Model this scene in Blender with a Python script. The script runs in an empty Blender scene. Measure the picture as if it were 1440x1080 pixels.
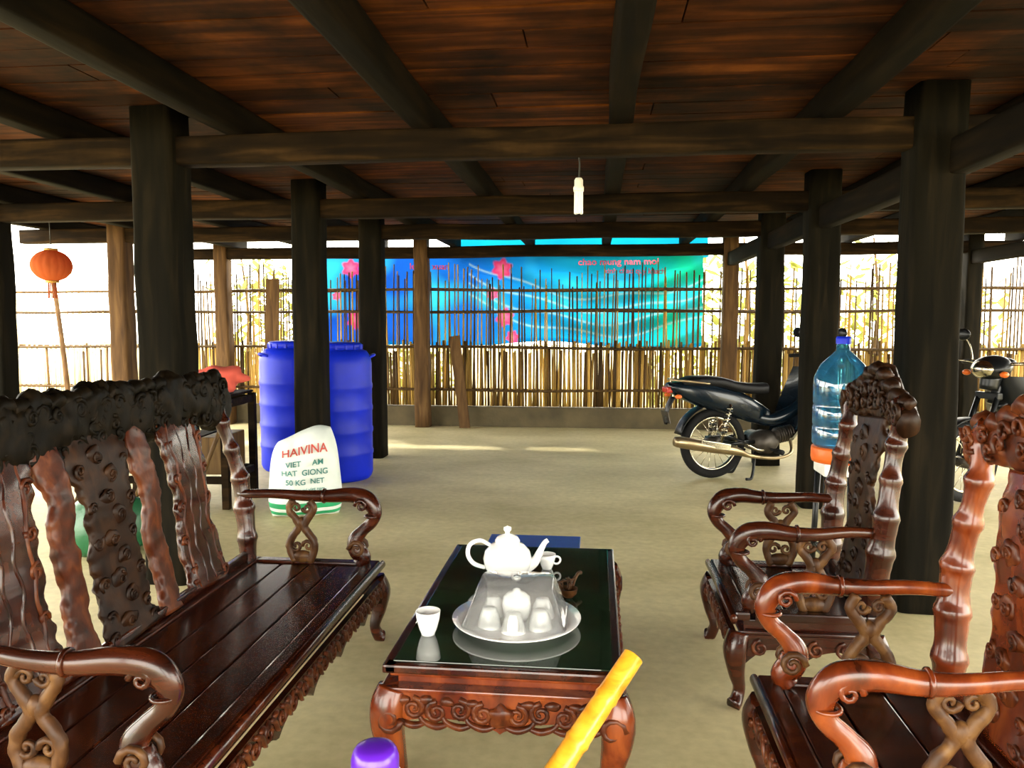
import bpy, bmesh, math, random
from mathutils import Vector, Matrix, noise
random.seed(7)
R = random.random
def U(a, b): return a + (b - a) * R()

# ------------------------------------------------------------------ materials
def _nt(name):
    m = bpy.data.materials.new(name); m.use_nodes = True
    nt = m.node_tree
    return m, nt, nt.nodes["Principled BSDF"]

def PM(name, col, rough=.5, metal=0., coat=0., spec=.5, trans=0., bump=0., bs=40., var=.12, vs=6.):
    m, nt, b = _nt(name)
    b.inputs["Roughness"].default_value = rough
    b.inputs["Metallic"].default_value = metal
    b.inputs["Coat Weight"].default_value = coat
    b.inputs["Specular IOR Level"].default_value = spec
    b.inputs["Transmission Weight"].default_value = trans
    tc = nt.nodes.new("ShaderNodeTexCoord")
    n = nt.nodes.new("ShaderNodeTexNoise"); n.inputs["Scale"].default_value = vs
    n.inputs["Detail"].default_value = 4
    nt.links.new(tc.outputs["Object"], n.inputs["Vector"])
    r = nt.nodes.new("ShaderNodeValToRGB")
    r.color_ramp.elements[0].position = .3; r.color_ramp.elements[1].position = .7
    r.color_ramp.elements[0].color = (*[x * (1 - var) for x in col], 1)
    r.color_ramp.elements[1].color = (*[min(1, x * (1 + var)) for x in col], 1)
    nt.links.new(n.outputs[0], r.inputs[0]); nt.links.new(r.outputs[0], b.inputs["Base Color"])
    if bump:
        n2 = nt.nodes.new("ShaderNodeTexNoise"); n2.inputs["Scale"].default_value = bs
        n2.inputs["Detail"].default_value = 5
        nt.links.new(tc.outputs["Object"], n2.inputs["Vector"])
        bp = nt.nodes.new("ShaderNodeBump"); bp.inputs["Strength"].default_value = bump
        bp.inputs["Distance"].default_value = .01
        nt.links.new(n2.outputs[0], bp.inputs["Height"]); nt.links.new(bp.outputs[0], b.inputs["Normal"])
    return m

def WM(name, cols, rough=.4, stretch=(1, 12, 12), scale=3., bump=.2, coat=0., island=.0, big=0., spec=.5):
    """wood: stretched noise grain through a colour ramp, optional per-board variation and blotches"""
    m, nt, b = _nt(name)
    L = nt.links.new
    tc = nt.nodes.new("ShaderNodeTexCoord")
    mp = nt.nodes.new("ShaderNodeMapping"); mp.inputs["Scale"].default_value = stretch
    L(tc.outputs["Object"], mp.inputs["Vector"])
    n = nt.nodes.new("ShaderNodeTexNoise"); n.inputs["Scale"].default_value = scale
    n.inputs["Detail"].default_value = 7; n.inputs["Distortion"].default_value = .6
    L(mp.outputs[0], n.inputs["Vector"])
    r = nt.nodes.new("ShaderNodeValToRGB"); cr = r.color_ramp
    cr.elements[0].position = .25; cr.elements[1].position = .75
    cr.elements[0].color = (*cols[0], 1); cr.elements[1].color = (*cols[-1], 1)
    if len(cols) == 3:
        e = cr.elements.new(.5); e.color = (*cols[1], 1)
    L(n.outputs[0], r.inputs[0])
    out = r.outputs[0]
    if island:
        g = nt.nodes.new("ShaderNodeNewGeometry")
        mr = nt.nodes.new("ShaderNodeMapRange")
        mr.inputs[3].default_value = 1 - island; mr.inputs[4].default_value = 1 + island
        L(g.outputs["Random Per Island"], mr.inputs[0])
        mx = nt.nodes.new("ShaderNodeVectorMath"); mx.operation = 'SCALE'
        L(out, mx.inputs[0]); L(mr.outputs[0], mx.inputs["Scale"]); out = mx.outputs[0]
    if big:
        n3 = nt.nodes.new("ShaderNodeTexNoise"); n3.inputs["Scale"].default_value = 1.6
        n3.inputs["Detail"].default_value = 5; n3.inputs["Roughness"].default_value = .65
        L(tc.outputs["Object"], n3.inputs["Vector"])
        m3 = nt.nodes.new("ShaderNodeMapRange"); m3.inputs[1].default_value = .38; m3.inputs[2].default_value = .6
        m3.inputs[3].default_value = 1 - big; m3.inputs[4].default_value = 1.1
        L(n3.outputs[0], m3.inputs[0])
        mx = nt.nodes.new("ShaderNodeVectorMath"); mx.operation = 'SCALE'
        L(out, mx.inputs[0]); L(m3.outputs[0], mx.inputs["Scale"]); out = mx.outputs[0]
    L(out, b.inputs["Base Color"])
    b.inputs["Roughness"].default_value = rough
    b.inputs["Specular IOR Level"].default_value = spec
    b.inputs["Coat Weight"].default_value = coat; b.inputs["Coat Roughness"].default_value = .10
    if bump:
        bp = nt.nodes.new("ShaderNodeBump"); bp.inputs["Strength"].default_value = bump
        bp.inputs["Distance"].default_value = .006
        L(n.outputs[0], bp.inputs["Height"]); L(bp.outputs[0], b.inputs["Normal"])
    return m

def clear_mat(name, tint=(1, 1, 1), gloss=.12, dens=.0, dcol=(1, 1, 1)):
    m = bpy.data.materials.new(name); m.use_nodes = True
    nt = m.node_tree; nt.nodes.clear(); L = nt.links.new
    o = nt.nodes.new("ShaderNodeOutputMaterial")
    t = nt.nodes.new("ShaderNodeBsdfTransparent"); t.inputs[0].default_value = (*tint, 1)
    g = nt.nodes.new("ShaderNodeBsdfGlossy"); g.inputs["Roughness"].default_value = .05
    fr = nt.nodes.new("ShaderNodeFresnel"); fr.inputs[0].default_value = 1.45
    ad = nt.nodes.new("ShaderNodeMath"); ad.operation = 'ADD'; ad.inputs[1].default_value = gloss * .3
    L(fr.outputs[0], ad.inputs[0])
    mx = nt.nodes.new("ShaderNodeMixShader")
    L(ad.outputs[0], mx.inputs[0]); L(t.outputs[0], mx.inputs[1]); L(g.outputs[0], mx.inputs[2])
    d = nt.nodes.new("ShaderNodeBsdfDiffuse"); d.inputs[0].default_value = (*dcol, 1)
    m2 = nt.nodes.new("ShaderNodeMixShader"); m2.inputs[0].default_value = dens
    L(mx.outputs[0], m2.inputs[1]); L(d.outputs[0], m2.inputs[2]); L(m2.outputs[0], o.inputs[0])
    return m

def cloth_attr(name, transl=.65, attr=True, col=(1, 1, 1), boost=1.0):
    m = bpy.data.materials.new(name); m.use_nodes = True
    nt = m.node_tree; nt.nodes.clear(); L = nt.links.new
    o = nt.nodes.new("ShaderNodeOutputMaterial")
    d = nt.nodes.new("ShaderNodeBsdfDiffuse"); t = nt.nodes.new("ShaderNodeBsdfTranslucent")
    mx = nt.nodes.new("ShaderNodeMixShader"); mx.inputs[0].default_value = transl
    if attr:
        a = nt.nodes.new("ShaderNodeAttribute"); a.attribute_name = "Col"
        L(a.outputs["Color"], d.inputs[0]); L(a.outputs["Color"], t.inputs[0])
    else:
        tc = nt.nodes.new("ShaderNodeTexCoord")
        n = nt.nodes.new("ShaderNodeTexNoise"); n.inputs["Scale"].default_value = 2.5
        L(tc.outputs["Object"], n.inputs["Vector"])
        r = nt.nodes.new("ShaderNodeValToRGB")
        r.color_ramp.elements[0].color = (*[c * .6 for c in col], 1); r.color_ramp.elements[1].color = (*col, 1)
        L(n.outputs[0], r.inputs[0]); L(r.outputs[0], d.inputs[0]); L(r.outputs[0], t.inputs[0])
    L(d.outputs[0], mx.inputs[1]); L(t.outputs[0], mx.inputs[2]); L(mx.outputs[0], o.inputs[0])
    return m

# ------------------------------------------------------------------ mesh builder
def cat(pts, k=6):
    P = [Vector(p) for p in pts]; out = []
    n = len(P)
    for i in range(n - 1):
        p0 = P[max(i - 1, 0)]; p1 = P[i]; p2 = P[i + 1]; p3 = P[min(i + 2, n - 1)]
        for j in range(k):
            t = j / k
            out.append(.5 * ((2 * p1) + (p2 - p0) * t + (2 * p0 - 5 * p1 + 4 * p2 - p3) * t * t + (3 * p1 - p0 - 3 * p2 + p3) * t ** 3))
    out.append(P[-1].copy())
    return out

class B:
    def __init__(s): s.v = []; s.f = []; s.mi = []; s.sm = []; s.mats = []
    def _m(s, mat):
        if mat not in s.mats: s.mats.append(mat)
        return s.mats.index(mat)
    def add(s, vs, fs, mat, smooth=True, M=None):
        o = len(s.v); k = s._m(mat)
        for v in vs:
            v = Vector(v)
            if M is not None: v = M @ v
            s.v.append(v)
        for f in fs:
            s.f.append([i + o for i in f]); s.mi.append(k); s.sm.append(smooth)
    def frombm(s, bm, mat, smooth=False, M=None):
        bm.verts.index_update()
        s.add([v.co.copy() for v in bm.verts], [[v.index for v in f.verts] for f in bm.faces], mat, smooth, M)
        bm.free()
    def box(s, c, d, mat, rot=None, bev=.004, M=None):
        bm = bmesh.new(); bmesh.ops.create_cube(bm, size=1)
        for v in bm.verts: v.co = Vector((v.co.x * d[0], v.co.y * d[1], v.co.z * d[2]))
        b = min(bev, min(d) * .3)
        if b > 0:
            bmesh.ops.bevel(bm, geom=list(bm.edges), offset=b, segments=2, affect='EDGES', profile=.6)
        T = Matrix.Translation(c)
        if rot is not None: T = T @ Matrix.Rotation(rot[2], 4, 'Z') @ Matrix.Rotation(rot[1], 4, 'Y') @ Matrix.Rotation(rot[0], 4, 'X')
        if M is not None: T = M @ T
        s.frombm(bm, mat, False, T)
    def sweep(s, path, rx, ry, mat, up=(0, 0, 1), n=12, e=2., amp=0., fs=20., smooth=True, M=None, closed=False, cap=True):
        """rx across (tangent x up), ry along up. scalars or lists."""
        P = [Vector(p) for p in path]; N = len(P)
        if not isinstance(rx, (list, tuple)): rx = [rx] * N
        if not isinstance(ry, (list, tuple)): ry = [ry] * N
        up = Vector(up); vs = []; fc = []
        prev = None
        for i in range(N):
            if closed: t = P[(i + 1) % N] - P[i - 1]
            else: t = P[min(i + 1, N - 1)] - P[max(i - 1, 0)]
            if t.length < 1e-9: t = Vector((0, 0, 1))
            t.normalize()
            bn = t.cross(up)
            if bn.length < .05: bn = prev.copy() if prev is not None else t.cross(Vector((0, 1, .01)))
            bn.normalize()
            if prev is not None and bn.dot(prev) < 0: bn = -bn
            prev = bn
            nn = bn.cross(t).normalized()
            for j in range(n):
                a = 2 * math.pi * (j + .5) / n
                c, q = math.cos(a), math.sin(a)
                if e != 2.:
                    c = math.copysign(abs(c) ** (2 / e), c); q = math.copysign(abs(q) ** (2 / e), q)
                off = bn * (c * rx[i]) + nn * (q * ry[i])
                p = P[i] + off
                if amp:
                    w = noise.noise(p * fs) + .5 * noise.noise(p * fs * 2.3)
                    p = P[i] + off * (1 + amp * w)
                vs.append(p)
        rr = N if closed else N - 1
        for i in range(rr):
            i2 = (i + 1) % N
            for j in range(n):
                k = (j + 1) % n
                fc.append([i * n + j, i * n + k, i2 * n + k, i2 * n + j])
        if cap and not closed:
            fc.append(list(range(n))[::-1]); fc.append([(N - 1) * n + j for j in range(n)])
        s.add(vs, fc, mat, smooth, M)
    def st(s, pts, mat, k=6, n=10, flat=1., up=(0, 0, 1), M=None, e=2., amp=0., fs=20.):
        """spline tube; pts=(x,y,z,r)"""
        q = cat(pts, k)
        s.sweep([(p[0], p[1], p[2]) for p in q], [p[3] for p in q], [p[3] * flat for p in q], mat, up, n, e, amp, fs, M=M)
    def cyl(s, a, b, r, mat, n=12, r2=None, M=None):
        r2 = r if r2 is None else r2
        d = (Vector(b) - Vector(a)).normalized()
        up = (0, 0, 1) if abs(d.z) < .9 else (0, 1, 0)
        s.sweep([a, b], [r, r2], [r, r2], mat, up, n, M=M)
    def lathe(s, prof, mat, n=24, M=None, smooth=True, c=(0, 0, 0)):
        vs = []; fc = []; N = len(prof)
        for (r, z) in prof:
            for j in range(n):
                a = 2 * math.pi * j / n
                vs.append((c[0] + max(r, 1e-4) * math.cos(a), c[1] + max(r, 1e-4) * math.sin(a), c[2] + z))
        for i in range(N - 1):
            for j in range(n):
                k = (j + 1) % n
                fc.append([i * n + j, i * n + k, (i + 1) * n + k, (i + 1) * n + j])
        s.add(vs, fc, mat, smooth, M)
    def ell(s, c, r, mat, n=16, m=10, M=None, amp=0., fs=20., rot=None):
        vs = []; fc = []
        T = Matrix.Translation(c)
        if rot is not None: T = T @ Matrix.Rotation(rot[2], 4, 'Z') @ Matrix.Rotation(rot[1], 4, 'Y') @ Matrix.Rotation(rot[0], 4, 'X')
        for i in range(m + 1):
            t = math.pi * i / m
            for j in range(n):
                a = 2 * math.pi * j / n
                p = Vector((math.sin(t) * math.cos(a), math.sin(t) * math.sin(a), math.cos(t)))
                q = Vector((p.x * r[0], p.y * r[1], p.z * r[2]))
                if amp: q = q * (1 + amp * noise.noise((q + Vector(c)) * fs))
                vs.append(T @ q)
        for i in range(m):
            for j in range(n):
                k = (j + 1) % n
                fc.append([i * n + j, (i + 1) * n + j, (i + 1) * n + k, i * n + k])
        s.add(vs, fc, mat, True, M)
    def torus(s, c, RR, r, mat, axis='Y', n=36, m=10, M=None, flat=1.):
        path = []
        for i in range(n):
            a = 2 * math.pi * i / n
            if axis == 'Y': path.append((c[0] + RR * math.cos(a), c[1], c[2] + RR * math.sin(a)))
            elif axis == 'Z': path.append((c[0] + RR * math.cos(a), c[1] + RR * math.sin(a), c[2]))
            else: path.append((c[0], c[1] + RR * math.cos(a), c[2] + RR * math.sin(a)))
        up = {'Y': (0, 1, 0), 'Z': (0, 0, 1), 'X': (1, 0, 0)}[axis]
        s.sweep(path, r, r * flat, mat, up, m, closed=True, M=M)
    def plate(s, outline, th, mat, M, bev=.003):
        bm = bmesh.new()
        vv = [bm.verts.new((a, -th / 2, b)) for a, b in outline]
        f = bm.faces.new(vv)
        r = bmesh.ops.extrude_face_region(bm, geom=[f])
        for g in r["geom"]:
            if isinstance(g, bmesh.types.BMVert): g.co.y += th
        bmesh.ops.recalc_face_normals(bm, faces=list(bm.faces))
        s.frombm(bm, mat, False, M)
    def spiral(s, c, r, turns, tr, mat, plane='XZ', d=1, a0=0., M=None, n=6):
        pts = []
        K = int(10 * turns)
        for i in range(K + 1):
            t = i / K; a = a0 + d * t * turns * 2 * math.pi; rr = r * (1 - .85 * t)
            x, y = rr * math.cos(a), rr * math.sin(a)
            if plane == 'XZ': pts.append((c[0] + x, c[1], c[2] + y))
            else: pts.append((c[0], c[1] + x, c[2] + y))
        up = (0, 1, 0) if plane == 'XZ' else (1, 0, 0)
        rad = [tr * (1 - .4 * i / K) for i in range(K + 1)]
        s.sweep(pts, rad, rad, mat, up, n, M=M)
    def obj(s, name, loc=(0, 0, 0), rz=0., parent=None):
        me = bpy.data.meshes.new(name)
        me.from_pydata([tuple(v) for v in s.v], [], s.f)
        for m in s.mats: me.materials.append(m)
        me.polygons.foreach_set("material_index", s.mi)
        me.polygons.foreach_set("use_smooth", s.sm)
        me.update()
        bm = bmesh.new(); bm.from_mesh(me)
        bmesh.ops.recalc_face_normals(bm, faces=list(bm.faces)); bm.to_mesh(me); bm.free()
        o = bpy.data.objects.new(name, me)
        bpy.context.scene.collection.objects.link(o)
        o.location = loc; o.rotation_euler = (0, 0, rz)
        if parent: o.parent = parent
        return o

def text_mesh(body, size, mat, fn, name, parent, ext=0.0):
    cu = bpy.data.curves.new(name, 'FONT'); cu.body = body; cu.size = size
    cu.align_x = 'CENTER'; cu.offset = size * .015
    o = bpy.data.objects.new("tmp", cu); bpy.context.scene.collection.objects.link(o)
    bpy.context.view_layer.update()
    me = bpy.data.meshes.new_from_object(o.evaluated_get(bpy.context.evaluated_depsgraph_get()))
    bpy.data.objects.remove(o)
    bm = bmesh.new(); bm.from_mesh(me)
    bmesh.ops.triangulate(bm, faces=list(bm.faces))
    bmesh.ops.subdivide_edges(bm, edges=[e for e in bm.edges if e.calc_length() > size * .25], cuts=2, use_grid_fill=False)
    bm.to_mesh(me); bm.free()
    for v in me.vertices: v.co = fn(v.co.x, v.co.y)
    me.materials.clear(); me.materials.append(mat); me.name = name
    ob = bpy.data.objects.new(name, me); bpy.context.scene.collection.objects.link(ob)
    ob.parent = parent
    return ob

# ------------------------------------------------------------------ material set
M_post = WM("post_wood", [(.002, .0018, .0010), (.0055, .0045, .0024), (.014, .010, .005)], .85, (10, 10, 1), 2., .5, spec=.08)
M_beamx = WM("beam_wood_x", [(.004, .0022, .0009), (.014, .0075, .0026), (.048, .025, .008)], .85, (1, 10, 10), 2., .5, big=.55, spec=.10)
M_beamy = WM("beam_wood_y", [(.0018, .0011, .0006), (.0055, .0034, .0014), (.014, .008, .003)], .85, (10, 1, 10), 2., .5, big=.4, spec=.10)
M_ceil = WM("ceiling_boards_mat", [(.012, .0034, .0007), (.060, .0155, .0022), (.155, .046, .006)], .8, (1, 9, 9), 1.6, .3, island=.35, big=.80, spec=.12)
M_pale = WM("pale_post_wood", [(.03, .014, .005), (.075, .038, .013), (.14, .078, .028)], .8, (9, 9, 1), 2., .4, spec=.2)
M_bam = WM("bamboo_slat", [(.14, .075, .014), (.32, .19, .040), (.50, .32, .09)], .6, (14, 14, 1), 1.5, .2, island=.5, spec=.2)
M_bamd = WM("bamboo_dark", [(.030, .015, .004), (.070, .037, .010), (.13, .075, .022)], .6, (14, 14, 1), 1.5, .2, island=.5, spec=.2)
M_bamp = WM("bamboo_overexposed", [(.45, .36, .20), (.65, .55, .36), (.8, .74, .55)], .6, (14, 14, 1), 1.5, .2, island=.2, spec=.3)  # pale copy of the slat bamboo; outdoor overexposure is put into its colour
M_rose = WM("rosewood_polished", [(.006, .0012, .0006), (.034, .0058, .0016), (.080, .017, .004)], .25, (9, 1.2, 9), 2.2, .05, coat=.25, spec=.35)
M_roser = WM("rosewood_red", [(.020, .0034, .0010), (.125, .020, .0036), (.26, .058, .010)], .25, (5, 5, 3), 2.5, .05, coat=.3, spec=.4)
M_carv = WM("carved_dark", [(.0015, .0012, .0007), (.005, .0034, .0016), (.018, .011, .005)], .5, (6, 6, 6), 4., .3, spec=.10)
M_carvl = WM("carved_brown", [(.018, .006, .002), (.065, .025, .007), (.15, .072, .022)], .45, (6, 6, 4), 4., .3, spec=.25)
M_carvr = WM("carved_red", [(.013, .003, .001), (.072, .0145, .0034), (.17, .046, .011)], .38, (6, 6, 4), 4., .3, coat=.1, spec=.25)
M_carvd = WM("carved_deep_brown", [(.004, .0016, .0008), (.018, .0062, .002), (.050, .019, .006)], .42, (6, 6, 4), 4., .3, spec=.2)
M_ttop = PM("table_glass_top", (.012, .028, .015), .05, 0, .4, .5, vs=3, var=.7)
M_white = PM("porcelain", (.97, .97, .96), .15, 0, .5, var=.01)
M_clear = clear_mat("clear_plastic", (.98, 1, .99), .35, .10, (.97, .98, 1))
M_blue = PM("blue_drum_plastic", (.003, .018, .50), .42, 0, .0, .25, var=.12)
M_chrome = PM("chrome", (.6, .55, .42), .22, 1.)
M_steel = PM("exhaust_steel", (.40, .31, .18), .3, .9)
M_black = PM("black_plastic", (.004, .005, .006), .35, 0, .1, .3)
M_bikeb = PM("bike_paint", (.002, .007, .013), .25, 0, .25, .3)
M_rub = PM("tyre_rubber", (.008, .008, .008), .8, bump=.3, bs=60, spec=.2)
M_seatv = PM("seat_vinyl", (.004, .004, .005), .5, spec=.2)
M_engine = PM("engine_metal", (.07, .06, .05), .45, .7, bump=.2)
M_red = PM("red_plastic", (.40, .02, .01), .3)
M_orange = PM("orange_plastic", (.70, .13, .01), .4)
M_bluep = PM("blue_stool_plastic", (.006, .06, .38), .4, spec=.3)
M_purple = PM("purple_plastic", (.10, .012, .46), .3, 0, .2)
M_green = PM("green_plastic_bag", (.01, .10, .035), .4, bump=.6, bs=14)
M_sack = PM("sack_white", (.68, .74, .70), .6, bump=.8, bs=12, var=.06)
M_sackg = PM("sack_green", (.01, .30, .11), .6, bump=.4, bs=14)
M_inkr = PM("print_red", (.50, .06, .04), .6)
M_inkg = PM("print_green", (.04, .20, .18), .6)
M_concrete = PM("curb_concrete", (.085, .065, .030), .9, bump=.5, bs=20, var=.3, vs=4)
M_lant = cloth_attr("lantern_silk", .5, False, (.62, .17, .06))
M_gold = PM("lantern_gold", (.5, .28, .06), .4, .6)
M_leaf = cloth_attr("leaf", .5, False, (.30, .31, .08))
M_pipe = WM("bamboo_pipe_skin", [(.46, .15, .008), (.78, .36, .02), (.92, .56, .07)], .28, (4, 4, 10), 3., .05, coat=.3)
M_water = clear_mat("bottle_blue", (.26, .60, .80), .3, .14, (.06, .34, .58))
M_cloth = PM("pink_cloth", (.60, .09, .06), .8, bump=.6, bs=10)
M_rope = PM("cable_black", (.01, .01, .01), .6)
M_wpl = PM("white_plastic", (.8, .8, .76), .35)

def floor_mat():
    m, nt, b = _nt("concrete_floor"); L = nt.links.new
    tc = nt.nodes.new("ShaderNodeTexCoord")
    mp = nt.nodes.new("ShaderNodeMapping"); mp.inputs["Scale"].default_value = (.6, 1., 1)
    L(tc.outputs["Object"], mp.inputs[0])
    n = nt.nodes.new("ShaderNodeTexNoise"); n.inputs["Scale"].default_value = 1.1; n.inputs["Detail"].default_value = 8
    n.inputs["Roughness"].default_value = .6
    L(mp.outputs[0], n.inputs["Vector"])
    r = nt.nodes.new("ShaderNodeValToRGB"); cr = r.color_ramp
    cr.elements[0].position = .3; cr.elements[0].color = (.38, .325, .16, 1)
    cr.elements[1].position = .68; cr.elements[1].color = (.66, .58, .33, 1)
    L(n.outputs[0], r.inputs[0])
    n2 = nt.nodes.new("ShaderNodeTexNoise"); n2.inputs["Scale"].default_value = 22; n2.inputs["Detail"].default_value = 6
    L(tc.outputs["Object"], n2.inputs["Vector"])
    m3 = nt.nodes.new("ShaderNodeMapRange"); m3.inputs[3].default_value = .74; m3.inputs[4].default_value = 1.22
    L(n2.outputs[0], m3.inputs[0])
    mx = nt.nodes.new("ShaderNodeVectorMath"); mx.operation = 'SCALE'
    L(r.outputs[0], mx.inputs[0]); L(m3.outputs[0], mx.inputs["Scale"])
    L(mx.outputs[0], b.inputs["Base Color"])
    b.inputs["Roughness"].default_value = .6; b.inputs["Specular IOR Level"].default_value = .3
    bp = nt.nodes.new("ShaderNodeBump"); bp.inputs["Strength"].default_value = .15; bp.inputs["Distance"].default_value = .004
    L(n2.outputs[0], bp.inputs["Height"]); L(bp.outputs[0], b.inputs["Normal"])
    return m
M_floor = floor_mat()
M_ground = PM("yard_ground", (.40, .34, .18), .9, bump=.3, bs=8, var=.3, vs=1.2)

# ------------------------------------------------------------------ shell
b = B(); b.box((-.3, 2.95, -.06), (10.8, 12.9, .12), M_floor, bev=.01); b.obj("floor")
b = B()
b.add([(-40, -30, -.13), (40, -30, -.13), (40, 45, -.13), (-40, 45, -.13)], [[0, 1, 2, 3]], M_ground); b.obj("ground")

CX = [-4.6, -2.1, 1.52, 4.15]
CY = [-1.9, 3.65, 5.6, 7.2, 9.3]
Y0 = -2.3
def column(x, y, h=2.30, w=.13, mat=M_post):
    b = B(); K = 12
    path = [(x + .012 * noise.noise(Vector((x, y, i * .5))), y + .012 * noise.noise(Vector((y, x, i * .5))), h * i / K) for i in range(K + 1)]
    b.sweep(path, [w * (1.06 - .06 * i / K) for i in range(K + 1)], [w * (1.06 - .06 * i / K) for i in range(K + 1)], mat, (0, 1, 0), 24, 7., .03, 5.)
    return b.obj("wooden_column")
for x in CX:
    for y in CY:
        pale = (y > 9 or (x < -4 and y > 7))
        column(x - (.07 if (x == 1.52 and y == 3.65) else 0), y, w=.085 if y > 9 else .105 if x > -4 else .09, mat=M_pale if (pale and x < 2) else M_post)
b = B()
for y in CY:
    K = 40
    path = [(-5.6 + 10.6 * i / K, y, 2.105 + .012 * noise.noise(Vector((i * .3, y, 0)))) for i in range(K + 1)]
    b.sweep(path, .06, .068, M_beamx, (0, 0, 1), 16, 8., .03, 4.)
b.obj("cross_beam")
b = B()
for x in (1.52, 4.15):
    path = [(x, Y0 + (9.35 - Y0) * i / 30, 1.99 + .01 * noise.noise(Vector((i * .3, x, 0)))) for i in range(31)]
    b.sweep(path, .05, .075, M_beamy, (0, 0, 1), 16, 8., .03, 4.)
b.obj("tie_beam")
b = B()
for i in range(12):
    x = -5.33 + .905 * i
    path = [(x + .02 * noise.noise(Vector((i, j * .4, 0))), Y0 + (9.5 - Y0) * j / 30, 2.235) for j in range(31)]
    b.sweep(path, .055, .065, M_beamy, (0, 0, 1), 16, 7., .04, 4.)
b.obj("ceiling_joist")
b = B(); y = Y0
while y < 9.6:
    w = U(.16, .24)
    x = -5.7 - U(0, .3)
    while x < 5.0:
        l = U(2.2, 4.0); l = min(l, 5.05 - x) if 5.05 - x > .3 else 5.05 - x
        b.box((x + l / 2, y + w / 2, 2.312 + U(-.003, .003)), (l - .006, w - .008, .022), M_ceil, bev=.002)
        x += max(l, .05)
    y += w
b.box((-.35, (Y0 + 9.7) / 2, 2.34), (11, 9.7 - Y0, .02), M_beamx, bev=0)
b.obj("ceiling")

# ------------------------------------------------------------------ bamboo fence at back
b = B()
FY = 9.50
x = -9.5
while x < 7.0:
    h = U(1.72, 2.0) + .12 * noise.noise(Vector((x * .8, 0, 0)))
    r = U(.009, .015); tilt = U(-.035, .035)
    far = x < -5.6  # overexposed stretch at far left: paler slats, spaced wider
    if R() < .95:
        y0 = FY + U(-.012, .012)
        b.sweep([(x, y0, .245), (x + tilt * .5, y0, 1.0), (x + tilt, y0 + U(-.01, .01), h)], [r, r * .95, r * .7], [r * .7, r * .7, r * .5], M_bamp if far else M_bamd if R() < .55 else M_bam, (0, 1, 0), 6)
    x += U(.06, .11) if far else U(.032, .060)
x = -9.5
while x < 7.0:
    r = U(.013, .02); h = U(.88, 1.06)
    y0 = FY - .03 + U(-.008, .008)
    t = U(-.02, .02)
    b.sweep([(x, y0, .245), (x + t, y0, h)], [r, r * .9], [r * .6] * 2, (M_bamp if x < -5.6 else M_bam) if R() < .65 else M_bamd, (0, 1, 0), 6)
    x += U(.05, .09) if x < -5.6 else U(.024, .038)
for z in (.45, .96, 1.40, 1.66):
    for dy in (-.055, .03):
        path = [(-9.5 + 16.5 * i / 40, FY + dy, z + .03 * noise.noise(Vector((i * .25, z * 3, dy * 9)))) for i in range(41)]
        b.sweep(path, .016, .016, M_bamd, (0, 0, 1), 7)
fence = b.obj("bamboo_fence")
b = B(); b.box((-1.2, 9.52, .055), (17.0, .20, .37), M_concrete, bev=.02); b.obj("curb")
b = B(); b.box((-1.66, 9.30, .55), (.13, .025, 1.12), M_pale, rot=(-.06, -.12, 0)); b.obj("leaning_board", (.02, -.03, 0))
b = B(); b.box((-3.98, 9.26, .9), (.17, .025, 1.8), M_pale, rot=(-.04, .02, 0)); b.obj("leaning_board", (0, 0, 0))
b = B(); b.st([(-6.2, 8.6, 0, .03), (-6.4, 8.8, .9, .028), (-6.65, 9.0, 1.9, .024)], M_pale); b.obj("leaning_pole")

# ------------------------------------------------------------------ banner (printed tarp hung outside the fence)
def ban_y(x, z):
    s = max(0, min(1, (x + 1.4) / 1.2))
    f = .03 * math.sin(x * 5 + z * 2) + .05 * noise.noise(Vector((x * 1.6, z * 3.2, 1)))
    sag = .06 * s * math.sin((z - .25 * (x - .1) ** 2) * 16)
    return 9.74 + f + sag
bx0, bx1 = -3.45, 1.27
def ban_bot(x):
    return .98 + (.0 if x < -1.3 else .05 * math.sin((x + 1.3) * 2.4))
flowers = [(-3.12, 1.95, .14), (-3.05, 1.30, .14), (-1.18, 1.93, .15), (-1.15, 1.33, .14), (-2.95, 1.62, .10), (-1.3, 1.62, .09), (-2.2, 1.15, .06), (-1.05, 1.08, .10), (-3.3, 1.60, .07)]
BK = .24       # dense printed vinyl lets only part of the daylight through
def ban_col(x, z):
    t = (x - bx0) / (bx1 - bx0)
    def mixc(a, c, k): k = max(0, min(1, k)); return [a[i] * (1 - k) + c[i] * k for i in range(3)]
    col = [.01, .09, .62]
    col = mixc(col, [.01, .20, .85], (t - .12) * 2.5)
    col = mixc(col, [.01, .46, .82], (t - .42) * 3)
    col = mixc(col, [.01, .60, .36], (t - .82) * 8)
    n = noise.noise(Vector((x * 2.2, z * 2.2, 5)))
    col = mixc(col, [.04, .60, .98], n * 1.4)
    if x > -1.6:  # whitish fold highlights of the drape, painted into the colour
        cz = 1.12 + .16 * (x - .1) ** 2
        for k in range(4):
            col = mixc(col, [.55, .9, 1.0], .5 * math.exp(-((z - cz - .15 * k + .04 * math.sin(x * 5 + k)) / .012) ** 2))
    if z < ban_bot(x) + .05: col = mixc(col, [.0, .2, .6], .7)
    for fx, fz, fr in flowers:
        d = math.hypot(x - fx, z - fz); a = math.atan2(z - fz, x - fx)
        rr = fr * (.86 + .14 * math.cos(6 * a + fx * 7))
        k = max(0, min(1, (rr - d) / (.25 * rr)))
        if k > 0: col = mixc(col, mixc([.85, .03, .14], [.95, .25, .45], .7 - d / rr), .9 * k)
    return [c * BK for c in col]
NX, NZ = 420, 110
vs = []; cols = []
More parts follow.
